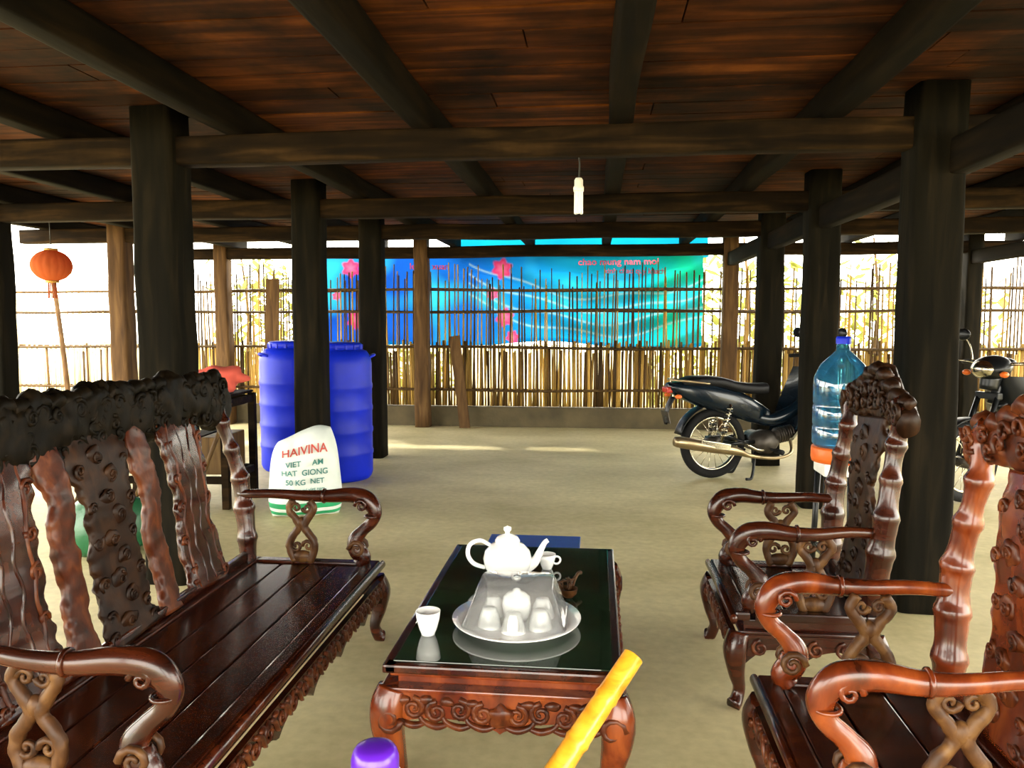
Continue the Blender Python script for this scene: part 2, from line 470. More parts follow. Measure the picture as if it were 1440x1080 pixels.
for i in range(NX + 1):
    x = bx0 + (bx1 - bx0) * i / NX
    zb = ban_bot(x)
    for j in range(NZ + 1):
        z = zb + (2.14 - zb) * j / NZ
        vs.append((x, ban_y(x, z), z)); cols.append(ban_col(x, z))
fs = [[i * (NZ + 1) + j, (i + 1) * (NZ + 1) + j, (i + 1) * (NZ + 1) + j + 1, i * (NZ + 1) + j + 1] for i in range(NX) for j in range(NZ)]
me = bpy.data.meshes.new("hanging_banner"); me.from_pydata(vs, [], fs)
ca = me.color_attributes.new("Col", 'FLOAT_COLOR', 'POINT')
buf = []
for c in cols: buf += [*c, 1]
ca.data.foreach_set("color", buf)
me.polygons.foreach_set("use_smooth", [True] * len(fs))
M_ban = cloth_attr("banner_print_fold_light", .75)
me.materials.append(M_ban)
banner = bpy.data.objects.new("hanging_banner", me); bpy.context.scene.collection.objects.link(banner)
M_tr = PM("banner_ink_red", (.75, .03, .10), .6)
for body, sz, cx, cz in (("chao mung nam moi", .12, .25, 1.97), ("le hoi xuan", .11, -2.1, 1.93), ("kinh chao quy khach", .09, .45, 1.86)):
    text_mesh(body, sz, M_tr, lambda X, Y, cx=cx, cz=cz: Vector((cx + X, ban_y(cx + X, cz + Y) - .008, cz + Y)), "banner_text", banner)
b = B(); vs = []; N = 60
for i in range(N + 1):
    x = -1.85 + 3.2 * i / N
    for j in range(5):
        z = 2.06 + .11 * j
        vs.append((x, 9.92 + .03 * math.sin(x * 4 + j), z))
fs = [[i * 5 + j, (i + 1) * 5 + j, (i + 1) * 5 + j + 1, i * 5 + j + 1] for i in range(N) for j in range(4)]
b.add(vs, fs, cloth_attr("tarp_cyan", .8, False, (.002, .12, .20))); b.obj("tarpaulin")

# ------------------------------------------------------------------ garden outside
def hedge(name, cx, cy, w, d, h, n):
    b = B()
    for k in range(n):
        x = cx + U(-w, w) / 2; y = cy + U(-d, d) / 2
        top = h * (.55 + .45 * (noise.noise(Vector((x * .6, y * .3, 2))) + .5))
        z = U(-.13, top)
        s_ = U(.08, .22); a = U(0, 6.28); t = U(-.9, .9)
        dx = Vector((math.cos(a), math.sin(a), t)).normalized() * s_
        dy = Vector((-math.sin(a), math.cos(a), U(-.5, .5))).normalized() * s_ * .35
        c = Vector((x, y, z))
        b.add([c - dx, c + dy, c + dx, c - dy], [[0, 1, 2, 3]], M_leaf, False)
    for k in range(int(w * 1.2)):
        x = cx + U(-w, w) / 2; y = cy + U(-d, d) / 2
        b.st([(x, y, -.13, .04), (x + .1, y, h * .5, .03), (x, y, h * .9, .015)], M_bamd, 3, 6)
    b.obj(name)
hedge("garden_hedge", -4.6, 13.5, 4.0, 1.6, 2.6, 1400)
hedge("garden_hedge", 3.6, 13.5, 5.5, 1.6, 2.9, 1900)
hedge("garden_hedge", 9.5, 11.0, 4.0, 2.0, 1.7, 1100)

# ------------------------------------------------------------------ carved furniture
def scallop(a0, a1, top, bot, amp, pitch, n=60):
    pts = []
    Lh = a1 - a0
    cnt = max(1, round(Lh / pitch))
    for i in range(n + 1):
        t = i / n
        z = bot + amp * abs(math.sin(math.pi * cnt * t)) ** .7
        edge = min(t, 1 - t) * Lh
        if edge < .07: z -= .03 * (1 - edge / .07)
        pts.append((a0 + Lh * t, z))
    return [(a0, top)] + pts + [(a1, top)]

def leg(b, x, y, sx, sy, ztop, mat):
    h = ztop
    b.st([(x, y, h, .034), (x + sx * .014, y + sy * .014, h * .78, .038), (x + sx * .008, y + sy * .008, h * .5, .028),
          (x - sx * .006, y - sy * .006, h * .25, .020), (x + sx * .006, y + sy * .006, h * .08, .022), (x + sx * .016, y + sy * .016, .012, .025)],
         mat, 5, 12, e=3., up=(0, 1, 0))

def carved_seat(name, L, D, splats, loc, rz, W1, W2, W3, bench, WC):
    b = B(); ext = .045; SZ = .33
    lean = 1. if bench else .55
    nb = 4 if bench else 3
    fr = .05
    b.box((L / 2, -.02 + fr / 2, SZ - .014), (L + 2 * ext, fr, .030), W1, bev=.008)
    b.box((L / 2, D - .01, SZ - .014), (L + 2 * ext, fr, .030), W1, bev=.006)
    for sx in (-ext + fr / 2, L + ext - fr / 2):
        b.box((sx, D / 2 + .005, SZ - .014), (fr, D - .08, .030), W1, bev=.006)
    y0 = .032; y1 = D - .037; w = (y1 - y0) / nb
    for i in range(nb):
        b.box((L / 2, y0 + w * (i + .5), SZ - .018), (L + 2 * ext - 2 * fr - .004, w - .005, .022), W1, bev=.004)
    b.sweep([(-ext - .012, -.026, SZ - .02), (L + ext + .012, -.026, SZ - .02)], .012, .016, W1, (0, 0, 1), 12)
    b.box((L / 2, D / 2, SZ - .045), (L + 2 * ext - .03, D - .02, .034), W1, bev=.004)
    b.box((L / 2, D / 2, SZ - .068), (L + 2 * ext + .01, D + .01, .014), W1, bev=.005)
    out = scallop(-ext, L + ext, SZ - .072, .155, .045, .26 if bench else .29, 80)
    b.plate(out, .020, W1, Matrix.Translation((0, -.022, 0)))
    b.plate(out, .018, W1, Matrix.Translation((0, D + .01, 0)))
    outs = scallop(0, D - .02, SZ - .072, .17, .04, .25, 40)
    for xx in (-ext + .0, L + ext):
        b.plate(outs, .018, W1, Matrix.Translation((xx, 0, 0)) @ Matrix.Rotation(math.pi / 2, 4, 'Z'))
    x = 0.0; k = 0
    while x < L + .01:
        b.spiral((x, -.033, .215), .030, 1.5, .0075, M_carvr, 'XZ', 1 if k % 2 else -1, math.pi / 2)
        b.st([(x + .012, -.033, .24, .007), (x + .035, -.034, .228, .009), (x + .052, -.033, .20, .008), (x + .07, -.033, .185, .004)], M_carvr, 4, 6)
        b.ell((x + .045, -.033, .242), (.018, .008, .009), M_carvr, 8, 6)
        x += .085; k += 1
    y = .06
    while y < D - .04:
        for xx in (-ext - .010, L + ext + .010):
            b.spiral((xx, y, .215), .028, 1.5, .007, M_carvr, 'YZ', 1, math.pi / 2)
        y += .09
    for xx, sx in ((-ext + .012, -1), (L + ext - .012, 1)):
        leg(b, xx, -.005, sx, -1, SZ - .07, W1); leg(b, xx, D - .01, sx, 1, SZ - .07, W1)
        b.spiral((xx, -.038, .22), .03, 1.3, .009, M_carvr, 'XZ', sx, 0)
    if bench:
        for xx in (L * .5,): leg(b, xx, D - .01, 0, 1, SZ - .07, W1)
    a_ = .055                       # setback of the arm scroll from the seat front
    for xx, sx in ((0, -1), (L, 1)):
        AH = .598
        b.st([(xx, D + .035 * lean, AH + .0, .018), (xx + sx * .006, D * .80, AH + .004, .019), (xx + sx * .018, D * .55, AH - .004, .022), (xx + sx * .022, D * .25 + a_, AH - .004, .026),
              (xx + sx * .016, .04 + a_ * .8, AH + .004, .031), (xx + sx * .006, -.035 + a_, AH - .010, .034), (xx, -.068 + a_, AH - .055, .029), (xx, -.055 + a_, AH - .10, .024),
              (xx, -.018 + a_, AH - .135, .024), (xx, .012 + a_, AH - .175, .032), (xx, .004 + a_, AH - .215, .038), (xx, -.018 + a_, AH - .245, .032), (xx, -.005 + a_, SZ - .005, .030)],
             W2, 6, 14, flat=.82, up=(1, 0, 0))
        b.torus((xx + sx * .02, D * .28 + a_, AH - .003), .025, .006, W2, 'Y', 20, 6)
        b.torus((xx, -.056 + a_, AH - .075), .026, .006, W2, 'Z', 20, 6)
        for q in (-.030, .030):
            b.spiral((xx + q, a_, AH - .205), .034, 1.5, .010, W3, 'YZ', 1, 0)
            b.spiral((xx + q * .9, a_ - .02, AH - .030), .026, 1.4, .008, W2, 'YZ', 1, 0)
        yc = D * .56
        for q in (-1, 1):
            b.st([(xx, yc + q * .035, AH - .02, .015), (xx, yc + q * .052, AH - .055, .014), (xx, yc + q * .024, AH - .095, .016),
                  (xx, yc + q * .012, AH - .13, .016), (xx, yc + q * .044, AH - .175, .016), (xx, yc + q * .052, AH - .215, .015), (xx, yc + q * .030, SZ, .018)],
                 W3, 5, 8, up=(1, 0, 0), flat=.9, amp=.25, fs=60)
            b.spiral((xx, yc + q * .022, AH - .050), .020, 1.2, .008, W3, 'YZ', q, 0)
            b.spiral((xx, yc + q * .024, AH - .205), .024, 1.2, .009, W3, 'YZ', -q, 0)
        b.ell((xx, yc, AH - .112), (.017, .022, .026), W3, 10, 8)
        b.ell((xx, yc, SZ + .02), (.018, .045, .026), W3, 10, 8)
        ctr = cat([(xx, D, SZ - .03), (xx + sx * .002, D + .005 * lean, SZ + .10), (xx + sx * .016, D + .022 * lean, SZ + .23), (xx + sx * .022, D + .04 * lean, SZ + .34),
                   (xx + sx * .004, D + .07 * lean, SZ + .47), (xx - sx * .006, D + .10 * lean, SZ + .58), (xx + sx * .012, D + .12 * lean, SZ + .66), (xx - sx * .02, D + .13 * lean, SZ + .70)], 10)
        rad = []
        for i, p in enumerate(ctr):
            z = p[2] - SZ
            r = .036 if not bench else .032
            r += .006 * math.sin(z * 9)
            for nz in (.09, .21, .33, .45, .56):
                r += .007 * math.exp(-((z - nz) / .014) ** 2) - .003 * math.exp(-((z - nz - .05) / .03) ** 2)
            rad.append(r)
        b.sweep(ctr, rad, rad, W2, (0, 1, 0), 16, amp=.05, fs=18)
    CZ = SZ + .66
    n = 240 if bench else 90
    path = []; rx = []; ry = []
    for i in range(n + 1):
        t = i / n; u = 2 * t - 1
        x = -.05 + (L + .10) * t
        if bench:
            z = CZ - .005 + .012 * math.cos(u * 9) - .05 * max(0, abs(u) - .88) / .12 + .01 * (1 - u * u)
            h = .100 + .008 * math.sin(u * 15) - .03 * max(0, abs(u) - .9) / .1
        else:
            z = CZ + .045 * math.exp(-(u / .5) ** 2) - .025 * abs(u) ** 3
            h = .045 + .055 * math.exp(-(u / .45) ** 2)
        path.append((x, D + .125 * lean + .025 * (1 - u * u), z)); rx.append(.046 if bench else .034); ry.append(h)
    b.sweep(path, rx, ry, WC, (0, 0, 1), 36, 2.8, .24, 17.)
    k = 0; x = -.02
    while x < L + .03:
        u = 2 * (x + .05) / (L + .10) - 1
        zc = CZ + (.0 if bench else .045 * math.exp(-(u / .5) ** 2))
        hh = .088 if bench else .045 + .055 * math.exp(-(u / .45) ** 2)
        for row in ((-.62, -.05, .5) if bench else (-.3, .3)):
            b.spiral((x + U(-.02, .02), D + .125 * lean + .025 * (1 - u * u) - .040, zc + hh * row + U(-.01, .01)), U(.022, .034), U(1.0, 1.5), .0085, WC, 'XZ', 1 if (k % 2) else -1, U(0, 6))
            k += 1
        b.st([(x - .035, D + .128 * lean, zc + hh * .80, .020), (x, D + .13 * lean, zc + hh * (.95 + U(-.05, .08)), .026), (x + .04, D + .128 * lean, zc + hh * .84, .018)], WC, 4, 10, amp=.3, fs=40)
        x += .066
    for (xc, w, kind) in splats:
        K = 60; path = []; rx = []; ry = []
        for i in range(K + 1):
            t = i / K
            wob = (.010 if kind == 'n' else .004) * math.sin(t * 15 + xc * 5)
            path.append((xc + wob, D - .005 + .13 * lean * t + .012 * math.sin(t * 6.28), SZ + .005 + (CZ - SZ - .04) * t))
            ww = w * (.92 + .07 * math.cos(t * 6.28 * 1.0) + .04 * math.sin(t * 31)) * (1 + (.12 * max(0, t - .7) / .3))
            rx.append(ww / 2); ry.append(.014 if kind != 'n' else .016)
        mt = {'w': W2, 'n': M_carvr, 'c': M_carvd}[kind]
        b.sweep(path, rx, ry, mt, (0, 1, 0), 30, 3.5, {'w': .10, 'n': .2, 'c': .2}[kind], 26.)
        if kind == 'w' and bench:
            for q in (-.66, -.22, .22, .66):
                b.sweep([(p[0] + q * rx[i] + .006 * math.sin(i * .45 + q * 9), p[1] - .012, p[2]) for i, p in enumerate(path)][2:-2], .008, .005, W2 if abs(q) < .5 else M_carvr, (0, 1, 0), 8, amp=.15, fs=50)
        if kind != 'n':
            for q in (-1, 1):
                for t in (.06, .14, .3, .5, .68, .85):
                    i = int(t * K); p = path[i]
                    b.spiral((p[0] + q * rx[i] * .74, p[1] - .012, p[2]), U(.018, .026), 1.3, .007, M_carvr if kind == 'w' else M_carvd, 'XZ', q, U(0, 6))
            if kind == 'c' or not bench:
                for j_, t in enumerate((.10, .20, .30, .40, .50, .60, .70, .80, .9)):
                    p = path[int(t * K)]; q = 1 if j_ % 2 else -1
                    b.ell((p[0] + q * .022, p[1] - .013, p[2]), (U(.030, .044), .010, U(.022, .034)), M_carvd if kind == 'c' else M_carvr, 14, 10, amp=.35, fs=38)
                    b.spiral((p[0] + q * .02, p[1] - .022, p[2]), .02, 1.2, .005, M_carvd if kind == 'c' else M_carvr, 'XZ', q, U(0, 6))
    b.sweep([(0, D + .002, SZ + .02), (L, D + .002, SZ + .02)], .014, .020, W2, (0, 0, 1), 10, 4.)
    return b.obj(name, loc, rz)

BL = 1.50
yb = 1.475
carved_seat("carved_wooden_bench", BL, .515,
            [(1.755 - yb, .28, 'w'), (1.98 - yb, .105, 'n'), (2.19 - yb, .26, 'c'), (2.40 - yb, .105, 'n'), (2.655 - yb, .27, 'w')],
            (-.884, yb, 0), math.pi / 2, M_rose, M_rose, M_carvl, True, M_carv)
carved_seat("carved_wooden_armchair", .52, .455, [(.26, .24, 'w')],
            (.465, 2.09, 0), -math.pi / 2, M_rose, M_roser, M_carvl, False, M_carvr)
carved_seat("carved_wooden_armchair", .50, .435, [(.25, .28, 'c')],
            (.485, 3.14, 0), -math.pi / 2, M_rose, M_rose, M_carvl, False, M_carvd)

# ------------------------------------------------------------------ tea table
def tea_table():
    b = B(); W, Lg, H = .634, 1.13, .387
    fr = .04
    b.box((0, 0, H - .014), (W - .012, Lg - .012, .016), M_rose, bev=.002)
    for sx in (-1, 1): b.box((sx * (W / 2 - fr / 2), 0, H - .012), (fr, Lg, .024), M_rose, bev=.006)
    for sy in (-1, 1): b.box((0, sy * (Lg / 2 - fr / 2), H - .012), (W - .01, fr, .024), M_rose, bev=.006)
    b.box((0, 0, H - .001), (W - .05, Lg - .05, .008), M_ttop, bev=.002)
    b.box((0, 0, H - .030), (W - .035, Lg - .035, .014), M_roser, bev=.004)
    b.box((0, 0, H - .048), (W - .07, Lg - .07, .026), M_roser, bev=.003)
    b.box((0, 0, H - .066), (W + .01, Lg + .01, .012), M_roser, bev=.004)
    zt = H - .070
    ow = scallop(-W / 2, W / 2, zt, .215, .035, .32, 70)
    ol = scallop(-Lg / 2, Lg / 2, zt, .215, .045, .28, 90)
    for sy in (-1, 1): b.plate(ow, .026, M_roser, Matrix.Translation((0, sy * (Lg / 2 - .008), 0)))
    for sx in (-1, 1): b.plate(ol, .026, M_roser, Matrix.Translation((sx * (W / 2 - .008), 0, 0)) @ Matrix.Rotation(math.pi / 2, 4, 'Z'))
    for sy in (-1, 1):
        yy = sy * (Lg / 2 + .006)
        for q in (-1, 1):
            for i in range(4):
                x = q * (.045 + .062 * i)
                b.spiral((x, yy, .268 + .008 * (i % 2)), .030, 1.5, .009, M_carvr, 'XZ', q * (1 if i % 2 else -1), 1.57)
                b.st([(x - q * .03, yy, .236, .007), (x + q * .0, yy, .228, .011), (x + q * .035, yy, .24, .008), (x + q * .05, yy, .262, .005)], M_carvr, 4, 6)
                b.ell((x + q * .03, yy, .298), (.022, .010, .012), M_carvr, 10, 6, amp=.5, fs=50)
        b.ell((0, yy, .266), (.036, .014, .030), M_carvr, 14, 10, amp=.6, fs=45)
    for sx in (-1, 1):
        y = -Lg / 2 + .08
        while y < Lg / 2 - .05:
            b.spiral((sx * (W / 2 + .008), y, .268), .030, 1.5, .008, M_carvr, 'YZ', 1 if y < 0 else -1, 1.57); y += .07
    for sx in (-1, 1):
        for sy in (-1, 1):
            x, y = sx * (W / 2 - .024), sy * (Lg / 2 - .024)
            b.st([(x, y, zt, .040), (x + sx * .012, y + sy * .012, .27, .046), (x + sx * .012, y + sy * .012, .21, .042), (x, y, .13, .032), (x - sx * .008, y - sy * .008, .07, .026),
                  (x + sx * .006, y + sy * .006, .03, .030), (x + sx * .018, y + sy * .018, .014, .028)], M_roser, 6, 14, e=3., up=(0, 1, 0))
            b.spiral((x, y + sy * .050, .25), .034, 1.6, .010, M_carvr, 'XZ', sx, 0)
            b.spiral((x + sx * .050, y, .25), .034, 1.6, .010, M_carvr, 'YZ', sy, 0)
    b.obj("carved_tea_table", (-.244, 2.525, 0))
tea_table()
TZ = .3905

b = B()
b.lathe([(.0, .0), (.048, .0), (.050, .006), (.062, .02), (.080, .05), (.085, .078), (.078, .105), (.058, .126), (.040, .134), (.038, .140), (.0, .140)], M_white, 32)
b.lathe([(.043, .136), (.044, .142), (.036, .154), (.018, .163), (.008, .166), (.008, .172), (.014, .180), (.013, .189), (.0, .194)], M_white, 28)
b.st([(.066, 0, .045, .022), (.095, 0, .065, .017), (.112, 0, .098, .012), (.130, 0, .132, .009), (.142, 0, .142, .008)], M_white, 6, 14, up=(0, 1, 0))
b.st([(-.060, 0, .125, .007), (-.095, 0, .142, .008), (-.130, 0, .128, .008), (-.138, 0, .092, .008), (-.118, 0, .060, .008), (-.078, 0, .045, .007)], M_white, 6, 10, up=(0, 1, 0))
b.obj("teapot", (-.305, 2.66, TZ), .12)
def cup_profile(r, h): return [(0, 0), (r * .55, 0), (r * .58, h * .08), (r * .72, h * .25), (r * .92, h * .65), (r, h), (r * .94, h), (r * .84, h * .62), (r * .6, h * .2), (0, h * .14)]
b = B(); b.lathe(cup_profile(.036, .070), M_white, 28); b.obj("teacup", (-.480, 2.165, TZ))
b = B(); b.lathe(cup_profile(.032, .055), M_white, 24)
b.torus((.036, 0, .03), .014, .004, M_white, 'Y', 18, 6); b.obj("teacup", (-.175, 2.80, TZ), .3)
b = B()
b.lathe([(0, .0), (.10, .0), (.105, .006), (.160, .014), (.190, .024), (.192, .028), (.160, .020), (.10, .012), (0, .012)], M_white, 48)
for (dx, dy) in ((-.075, -.05), (.0, -.085), (.075, -.05), (.075, .04), (.0, .08), (-.075, .04)):
    pr = [(.0, .055), (.020, .055), (.021, .050), (.027, .038), (.034, .012), (.036, 0)]
    b.lathe([(r, z + .0125) for r, z in pr], M_white, 22, c=(dx, dy, 0))
b.lathe([(0, .013), (.030, .013), (.038, .03), (.043, .06), (.040, .085), (.026, .098), (.012, .102), (.010, .11), (.0, .114)], M_white, 24)
plate = b.obj("serving_plate", (-.232, 2.262, TZ))
b = B(); vs = []
base = [(-.145, -.115), (.145, -.115), (.145, .125), (-.145, .125)]; top = [(-.112, -.085), (.112, -.085), (.112, .095), (-.112, .095)]
def rr(q, z, k=6, rad=.03):
    o = []
    for i, (x, y) in enumerate(q):
        cx = x - math.copysign(rad, x); cy = y - math.copysign(rad, y)
        a0 = [math.pi, 1.5 * math.pi, 0, .5 * math.pi][i]
        for j in range(k + 1):
            a = a0 + (math.pi / 2) * j / k
            o.append((cx + rad * math.cos(a), cy + rad * math.sin(a), z))
    return o
r0 = rr(base, .0265); r1 = rr(top, .128); nn = len(r0)
vs = rr([(x * 1.05, y * 1.05) for x, y in base], .0262) + r0 + r1 + rr([(x * .95, y * .95) for x, y in top], .134)
fs = []
for q in range(3):
    for i in range(nn):
        j = (i + 1) % nn; fs.append([q * nn + i, q * nn + j, (q + 1) * nn + j, (q + 1) * nn + i])
fs.append([3 * nn + i for i in range(nn)])
b.add(vs, fs, M_clear, True)
b.ell((0, .005, .142), (.014, .014, .010), M_clear, 12, 8)
co = b.obj("food_cover"); co.parent = plate
b = B()
b.lathe([(.030, .035), (.026, .018), (.014, .005), (0, .002), (.012, .009), (.024, .021), (.027, .035), (.030, .035)], M_carvl, 20)
b.st([(.028, 0, .034, .005), (.06, .01, .045, .005), (.10, .02, .052, .006), (.12, .02, .050, .007)], M_carvl, 4, 8)
for k in range(7): b.st([(U(-.02, .02), U(-.02, .02), .02, .003), (U(-.03, .03), U(-.03, .03), .055, .003), (U(-.04, .04), U(-.03, .03), .065, .002)], M_carvl, 3, 5)
b.obj("tea_strainer", (-.085, 2.50, TZ), 1.1)
def pipe():
    b = B(); p0 = Vector((-.275, 1.555, .034)); p1 = Vector((.098, 1.935, .452))
    K = 60; path = []; rad = []
    for i in range(K + 1):
        t = i / K; path.append(p0.lerp(p1, t)); r = .031 - .004 * t
        for nz in (.2, .42, .63, .82):
            r += .0035 * math.exp(-((t - nz) / .008) ** 2) - .0012 * math.exp(-((t - nz + .02) / .01) ** 2)
        rad.append(r)
    b.sweep(path, rad, rad, M_pipe, (0, 0, 1), 20, cap=False)
    d = (p1 - p0).normalized()
    b.sweep([p1, p1 + d * .001, p1 - d * .02], [.027, .021, .020], [.027, .021, .020], M_pale, (0, 0, 1), 20)
    b.ell(p0 + d * .004, (.03, .03, .03), M_pipe, 14, 8)
    q = p0.lerp(p1, .3)
    b.st([(*q, .012), (*(q + Vector((-.02, -.04, .035))), .010), (*(q + Vector((-.03, -.06, .055))), .013)], M_carvl, 4, 10)
    b.obj("bamboo_water_pipe")
pipe()
b = B()
b.lathe([(0, 0), (.056, 0), (.060, .008), (.060, .30), (.056, .322), (.046, .338), (.046, .345)], M_purple, 32)
b.lathe([(.048, .345), (.050, .350), (.050, .385), (.046, .400), (.040, .408), (.030, .412), (.012, .414), (0, .414)], M_purple, 32)
b.torus((0, 0, .345), .050, .006, M_wpl, 'Z', 32, 8)
b.st([(.058, 0, .30, .008), (.10, 0, .28, .009), (.105, 0, .18, .009), (.058, 0, .10, .008)], M_purple, 5, 10, up=(0, 1, 0))
b.obj("thermos_flask", (-.455, 1.53, 0), 2.4)
b = B()
b.box((0, 0, .332), (.40, .27, .016), M_bluep, bev=.006)
b.box((0, 0, .315), (.37, .25, .022), M_bluep, bev=.004)
for sx in (-1, 1):
    for sy in (-1, 1): b.st([(sx * .16, sy * .10, .32, .020), (sx * .175, sy * .118, .01, .016)], M_bluep, 2, 10)
for sy in (-1, 1): b.box((0, sy * .112, .13), (.32, .012, .03), M_bluep)
for sx in (-1, 1): b.box((sx * .168, 0, .13), (.012, .21, .03), M_bluep)
b.obj("plastic_stool", (-.265, 3.29, 0))

# ------------------------------------------------------------------ drums, sack, water bottle
def drum(x, y, rz):
    b = B(); r = .275; pr = [(0, 0), (r * .9, 0), (r * .96, .02), (r, .05)]
    for z in (.22, .40, .58, .76):
        pr += [(r, z - .03), (r * 1.02, z - .012), (r * 1.02, z + .012), (r, z + .03)]
    pr += [(r, .94), (r * .97, 1.0), (r * .86, 1.045), (r * .70, 1.06), (r * .68, 1.06)]
    b.lathe(pr, M_blue, 48)
    b.lathe([(r * .68, 1.05), (r * .72, 1.052), (r * .72, 1.10), (r * .68, 1.112), (r * .3, 1.12), (0, 1.12)], M_blue, 40)
    for k in range(16):
        a = k * math.tau / 16
        b.box((r * .72 * math.cos(a), r * .72 * math.sin(a), 1.078), (.014, .02, .04), M_blue, rot=(0, 0, a), bev=.003)
    for a in (0, math.pi):
        b.st([(r * .9 * math.cos(a), -.06, .99, .012), (r * 1.06 * math.cos(a), -.03, 1.01, .012), (r * 1.06 * math.cos(a), .03, 1.01, .012), (r * .9 * math.cos(a), .06, .99, .012)], M_blue, 4, 8)
    b.obj("plastic_drum", (x, y, 0), rz)
drum(-2.11, 6.20, .3); drum(-2.64, 6.56, .9)

SA, SB, SH = .240, .17, .57
def sk_ab(z):
    t = max(0, min(1, z / SH))
    pin = (1 - abs(2 * t - 1) ** 4)
    a = SA * (.84 + .16 * pin) * (1.06 - .22 * t) ; bb = SB * (.14 + .86 * max(0, pin) ** .5) * (1.15 - .45 * t)
    return a, bb
def sk_dis(x, z): return .045 * noise.noise(Vector((x * 4.5, z * 4.5, 4))) + .016 * noise.noise(Vector((x * 13, z * 13, 9)))
def sk_top(x, a, z):
    k = max(0, (z / SH - .55) / .45)
    return z + k * (.045 * (x / a) - .06 * noise.noise(Vector((x * 6, 1, 1))) - .03 * (x / a) ** 2)
b = B(); vs = []; NN, MM = 72, 48
for j in range(MM + 1):
    z = SH * j / MM; a, bb = sk_ab(z)
    for i in range(NN):
        th = math.tau * i / NN; c, s_ = math.cos(th), math.sin(th)
        x = a * math.copysign(abs(c) ** .8, c)
        y = bb * math.copysign(1, s_) * (max(0, 1 - (abs(x) / a) ** 2.2)) ** .5
        vs.append((x, y + sk_dis(x, z), sk_top(x, a, z)))
fw = []; fg = []
for j in range(MM):
    for i in range(NN):
        k = (i + 1) % NN; f = [j * NN + i, j * NN + k, (j + 1) * NN + k, (j + 1) * NN + i]
        (fg if j in (2, 3, 6, 7, 8) else fw).append(f)
fw.append(list(range(NN))[::-1]); fw.append([MM * NN + i for i in range(NN)])
b.add(vs, fw, M_sack, True)
k = b._m(M_sackg)
for f in fg: b.f.append(f); b.mi.append(k); b.sm.append(True)
sack = b.obj("feed_sack", (-1.93, 4.98, 0), .35)
def sk_fn(cx, cz):
    def f(X, Y):
        x = cx + X; z = cz + Y; a, bb = sk_ab(z)
        y = -bb * (max(0, 1 - min(1, abs(x) / a) ** 2.2)) ** .5
        return Vector((x, y + sk_dis(x, z) - .008, sk_top(x, a, z)))
    return f
text_mesh("HAIVINA", .074, M_inkr, sk_fn(0, .43), "sack_title", sack)
for t, z, s_ in (("VIET     AM", .355, .050), ("HAT  GIONG", .295, .050), ("50 KG  NET", .235, .048), ("san xuat tai viet nam", .19, .030)):
    text_mesh(t, s_, M_inkg, sk_fn(0, z), "sack_print", sack)

b = B()
r = .128
b.lathe([(0, .0), (r * .9, .0), (r, .02), (r, .09), (r * .95, .10), (r, .11), (r, .19), (r * .95, .20), (r, .21), (r, .29), (r * .97, .33), (r * .75, .39), (r * .35, .44), (.03, .455), (.03, .50)], M_water, 36)
b.lathe([(.033, .485), (.034, .51), (.030, .52), (0, .52)], M_blue, 24)
wb = b.obj("water_bottle", (1.15, 3.82, .702))
b = B()
b.lathe([(0, .70), (.128, .70), (.130, .69), (.130, .65), (.125, .63), (0, .63)], M_orange, 32)
b.box((0, 0, .60), (.19, .19, .06), M_wpl, bev=.01)
for sx in (-1, 1):
    for sy in (-1, 1): b.st([(sx * .075, sy * .075, .60, .014), (sx * .09, sy * .09, 0.005, .014)], M_black, 2, 10)
for sy in (-1, 1): b.box((0, sy * .085, .2), (.17, .012, .025), M_black)
for sx in (-1, 1): b.box((sx * .085, 0, .2), (.012, .17, .025), M_black)
b.obj("bottle_stand", (1.15, 3.82, 0))

# ------------------------------------------------------------------ hanging bulb, lantern
b = B()
b.st([(0, 0, 2.045, .004), (.004, 0, 2.0, .004), (0, 0, 1.94, .004)], M_rope, 3, 6)
b.lathe([(0, 1.947), (.014, 1.945), (.020, 1.935), (.020, 1.91), (.024, 1.905), (.024, 1.885), (0, 1.885)], M_wpl, 20)
for k in range(3):
    a = k * 2.094
    dx, dy = .014 * math.cos(a), .014 * math.sin(a)
    ex, ey = .014 * math.cos(a + .9), .014 * math.sin(a + .9)
    b.st([(dx, dy, 1.885, .007), (dx, dy, 1.80, .007), ((dx + ex) * .6, (dy + ey) * .6, 1.788, .007), (ex, ey, 1.80, .007), (ex, ey, 1.885, .007)], M_white, 4, 8, up=(0, 1, 0))
b.obj("hanging_light_bulb", (-.09, 3.65, 0))
def lantern(x, y, z, r):
    b = B(); n = 48; m = 16; vs = []; fs = []
    for i in range(m + 1):
        t = math.pi * (.1 + .8 * i / m)
        for j in range(n):
            a = math.tau * j / n; q = r * (1 + .03 * math.cos(a * 16))
            vs.append((q * math.sin(t) * math.cos(a), q * math.sin(t) * math.sin(a), r * .85 * math.cos(t)))
    for i in range(m):
        for j in range(n):
            k = (j + 1) % n; fs.append([i * n + j, (i + 1) * n + j, (i + 1) * n + k, i * n + k])
    b.add(vs, fs, M_lant, True)
    for s_ in (-1, 1): b.lathe([(.0, s_ * r * .92), (r * .34, s_ * r * .92), (r * .34, s_ * r * .78), (.0, s_ * r * .78)], M_gold, 24)
    b.cyl((0, 0, r * .9), (0, 0, 2.305 - z), .004, M_rope, 6)
    for k in range(14):
        a = k * .45; b.cyl((.03 * math.cos(a), .03 * math.sin(a), -r * .9), (.035 * math.cos(a), .035 * math.sin(a), -r * .9 - .14), .004, M_lant, 5)
    b.obj("red_lantern", (x, y, z))
lantern(-4.84, 6.55, 1.78, .165)

